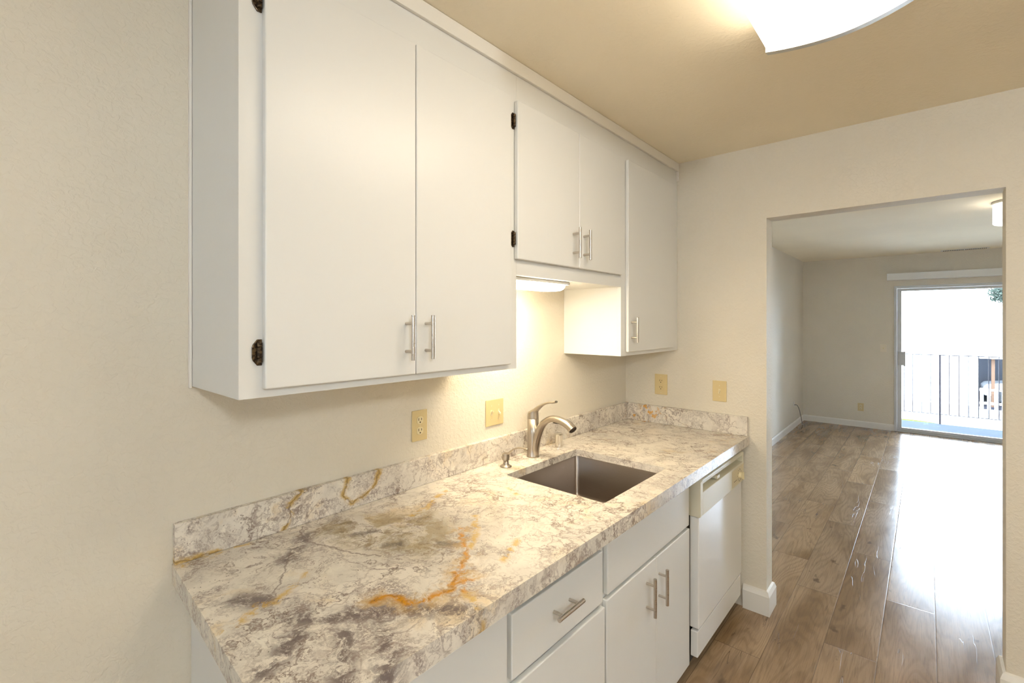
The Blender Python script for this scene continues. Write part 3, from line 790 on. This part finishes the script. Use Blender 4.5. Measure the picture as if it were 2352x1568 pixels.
bm = bmesh.new(); lathe(bm, (-3.27, -3.13, 2.415), [(.05, 0), (.06, .006), (.06, .0245)], 32); mk('lamp_base', bm, M_white, r)
bm = bmesh.new(); bmesh.ops.create_uvsphere(bm, u_segments=20, v_segments=12, radius=.11); bmesh.ops.translate(bm, verts=bm.verts, vec=(-3.27, -3.13, 2.303)); mk('globe', bm, M_lampfill, r, smooth=True)

# ceiling vent over the glass door
r = empty('ceiling_vent', (5.60, -1.79, H), 'slim white ceiling register with dark slots above the glass door', 'vent')
mk('vent_frame', B((5.545, 5.655, -2.02, -1.57, H-.006, H-.0003)), M_white, r, bevel=.001)
for a, b in ((-1.785, -1.595), (-1.995, -1.805)):
    bm = bmesh.new(); k = a
    while k < b: box(bm, 5.565, 5.635, k, k+.009, H-.0068, H-.0058); k += .0165
    mk('vent_slots', bm, M_dark, r)

# ------------------------------------------------------------------ sliding glass door and head rail
dr = empty('door_1', (FX, (DY0+DY1)/2, 0), kind='structure')
xo0, xo1 = FX-.012, FX+.09
mk('door_frame', B((xo0, xo1, DY0-.030, DY0-.0004, .0005, DZ-.0004), (xo0, xo1, DY1+.0004, DY1+.03, .0005, DZ-.0004), (xo0, xo1, DY1+.03, DY0-.03, DZ-.035, DZ-.0004), (xo0, xo1, DY1+.03, DY0-.03, .0005, .022), (FX+.03, FX+.036, DY1+.03, DY0-.03, .022, .034)), M_aluframe, dr, bevel=.002)
ym = -2.34
def leaf(y0, y1, x, nm, handle=False):
    p = mk(nm, B((x, x+.028, y1, y1+.048, .024, DZ-.037), (x, x+.028, y0-.048, y0, .024, DZ-.037), (x, x+.028, y1+.048, y0-.048, DZ-.085+.048, DZ-.037) if 0 else (x, x+.028, y1+.048, y0-.048, DZ-.072, DZ-.037), (x, x+.028, y1+.048, y0-.048, .024, .060)), M_aluframe, dr, bevel=.0015)
    mk('glass', B((x+.011, x+.017, y1+.046, y0-.046, .058, DZ-.070)), M_glass, p)
    return p
p = leaf(DY0-.031, ym, FX+.004, 'sliding_leaf')
leaf(ym+.05, DY1+.031, FX+.044, 'fixed_leaf')
mk('door_handle', B((FX-.012, FX+.0035, DY0-.066, DY0-.040, .915, 1.105), (FX-.045, FX-.012, DY0-.118, DY0-.104, .905, 1.11), (FX-.018, FX-.014, DY0-.106, DY0-.064, .915, 1.105), (FX-.012, FX+.0035, DY0-.112, DY0-.066, .92, .935), (FX-.045, FX+.003, DY0-.122, DY0-.118, .905, 1.11), (FX-.016, FX-.012, DY0-.104, DY0-.066, 1.00, 1.02)), M_aluframe, p, bevel=.002, label='pale metal door pull')
r = tag(mk('blind_headrail', B((FX-.105, FX-.0005, -3.65, -1.018, 2.089, 2.181)), M_white, None, bevel=.004, loc=(FX-.05, -2.0, 2.09)), 'long white head rail of a blind on the wall above the glass door', 'head rail')

wn_ = empty('fill_window_1', (XL, (WY0+WY1)/2, WZ0), kind='structure')  # added window, out of view, lets in cool daylight as fill
mk('fill_window_frame', B((XL-.07, XL+.008, WY0-.03, WY0-.0005, WZ0+.0005, WZ1-.0005), (XL-.07, XL+.008, WY1+.0005, WY1+.03, WZ0+.0005, WZ1-.0005), (XL-.07, XL+.008, WY1+.03, WY0-.03, WZ0+.0005, WZ0+.03), (XL-.07, XL+.008, WY1+.03, WY0-.03, WZ1-.03, WZ1-.0005)), M_white, wn_)
mk('glass', B((XL-.04, XL-.036, WY1+.028, WY0-.028, WZ0+.028, WZ1-.028)), M_glass, wn_)
# ------------------------------------------------------------------ outside
GZ = -2.7
struct('floor_balcony', B((FX+.1, 7.06, -4.2, .4, -.17, -.05)), M_balc)
struct('ground', B((-30, 90, -60, 60, GZ-.2, GZ)), M_concrete)
rl = empty('balcony_railing', (7.05, -1.9, -.05), 'thin dark metal balcony railing beyond the glass door', 'railing')
mk('top_rail', B((7.035, 7.065, -4.1, .3, 1.000, 1.012)), M_railmetal, rl)
mk('bottom_rail', B((7.043, 7.057, -4.1, .3, .095, .105)), M_railmetal, rl)
for y in (-3.49, -1.588, .25): mk('post', B((7.040, 7.060, y-.012, y+.012, -.0495, .9995)), M_railmetal, rl)
y = -1.588
base_b = mk('baluster', B((7.045, 7.055, y-.1056-.005, y-.1056+.005, .1055, .9995)), M_railmetal, rl)
for k in range(-17, 24):
    if k in (0, 1, 18): continue
    yy = y-.1056*k
    if not -4.1 < yy < .2: continue
    c = base_b.copy(); COL.objects.link(c); c.parent = rl; c.location.y = base_b.location.y-.1056*(k-1)
# lawn patch
bm = bmesh.new(); prism(bm, [(12, 3), (23.9, 3), (23.74, -.66), (23.74, -1.34), (23.5, -1.75), (22.9, -2.25), (21.5, -2.3), (12, -1.6)], 'Z', GZ+.0005, GZ+.03)
struct('lawn', bm, M_lawn)
NX = 30.2
struct('floor_carport', B((NX-1.0, NX+7, -16, -3.43, GZ+.0005, GZ+.012)), paint('asphalt', (.022, .022, .027), .95, spec=0))
nb = empty('neighbour_building', (NX+4, 3, GZ), 'white stucco building with a carport seen through the glass door', 'building')
mk('wall', B((NX, NX+9, -3.42, 14, GZ+.0005, 5.5)), M_stucco, nb)
mk('carport_roof', B((NX-.15, NX+8, -16, -3.425, -.30, .25), (NX+.2, NX+8, -16, -3.425, .25, 1.95)), M_stucco, nb)
mk('eave', B((NX-.5, NX+8.3, -16, -3.60, 1.95, 2.30)), M_trim, nb)
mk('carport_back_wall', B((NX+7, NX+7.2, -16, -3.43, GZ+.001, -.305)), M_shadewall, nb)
mk('carport_post', B((NX+.1, NX+.3, -3.98, -3.86, GZ+.001, -.305)), M_bark, nb)
fn = empty('picket_fence', (NX-1, -8, GZ), 'white picket fence in front of the carport, seen through the balcony rails', 'fence')
bm = bmesh.new(); yy = -3.20
mk('fence_rail', B((NX-1.1, NX-1.06, -14, -3.37, GZ+.92, GZ+1.0), (NX-1.1, NX-1.06, -14, -3.37, GZ+.27, GZ+.38), (NX-1.1, NX-1.06, -14, -3.37, GZ+.001, GZ+.03)), M_white, fn)
pk = mk('picket', B((NX-1.125, NX-1.1, -3.50, -3.38, GZ+.002, GZ+1.04)), M_white, fn)
for k in range(1, 42):
    c = pk.copy(); COL.objects.link(c); c.parent = fn; c.location.y = pk.location.y-.245*k
# parked car (side on, nose towards the left)
cr_ = empty('car', (NX+3.2, -6.1, GZ), 'white parked car in the shade of the carport behind the picket fence', 'car')
bm = bmesh.new()
side = [(-3.75, .32), (-3.72, .78), (-3.85, .92), (-4.8, 1.05), (-5.45, 1.45), (-7.1, 1.48), (-7.9, 1.05), (-8.25, .95), (-8.3, .35)]
prism(bm, [(y_, GZ+z_) for y_, z_ in side], 'X', NX+2.3, NX+4.1); mk('body', bm, M_carwhite, cr_, bevel=.06, seg=3)
bm = bmesh.new(); prism(bm, [(-4.95, GZ+1.06), (-5.5, GZ+1.41), (-7.0, GZ+1.43), (-7.7, GZ+1.06)], 'X', NX+2.285, NX+4.115); mk('side_windows', bm, M_carglass, cr_)
for yw in (-4.5, -7.5):
    for xw in (NX+2.28, NX+3.95):
        bm = bmesh.new(); cyl(bm, (xw, yw, GZ+.33), (xw+.17, yw, GZ+.33), .33, n=28); mk('wheel', bm, M_tire, cr_)
# trees behind the low roof and in the carport yard
def tree(label, x, y, z0, h, rad, seed, trunk=.12):
    rt = empty('tree', (x, y, z0), label, 'tree', 'trees beyond the carport')
    bm = bmesh.new(); cyl(bm, (x, y, z0), (x, y, z0+h*.7), trunk, trunk*.6, n=10); mk('trunk', bm, M_bark, rt)
    rnd = random.Random(seed); bm = bmesh.new()
    for k in range(900):
        a, b_, c_ = rnd.uniform(0, 2*pi), rnd.uniform(-1, 1), rnd.random()**.4
        q = Vector((x+rad*c_*cos(a)*math.sqrt(1-b_*b_), y+rad*c_*sin(a)*math.sqrt(1-b_*b_), z0+h+rad*.8*c_*b_))
        s_ = rnd.uniform(.06, .14); u = Vector((rnd.uniform(-1, 1), rnd.uniform(-1, 1), rnd.uniform(-1, 1))).normalized(); v_ = u.orthogonal().normalized()
        bm.faces.new([bm.verts.new(q+u*s_), bm.verts.new(q+v_*s_*.5), bm.verts.new(q-u*s_), bm.verts.new(q-v_*s_*.5)])
    mk('foliage', bm, M_leaf, rt)
tree('small grey-green tree rising above the low roof at right', 41, -5.2, GZ, 6.0, .75, 3)
tree('taller tree at the right edge of the door view above the roof', 46, -6.8, GZ, 8.0, 1.3, 5)
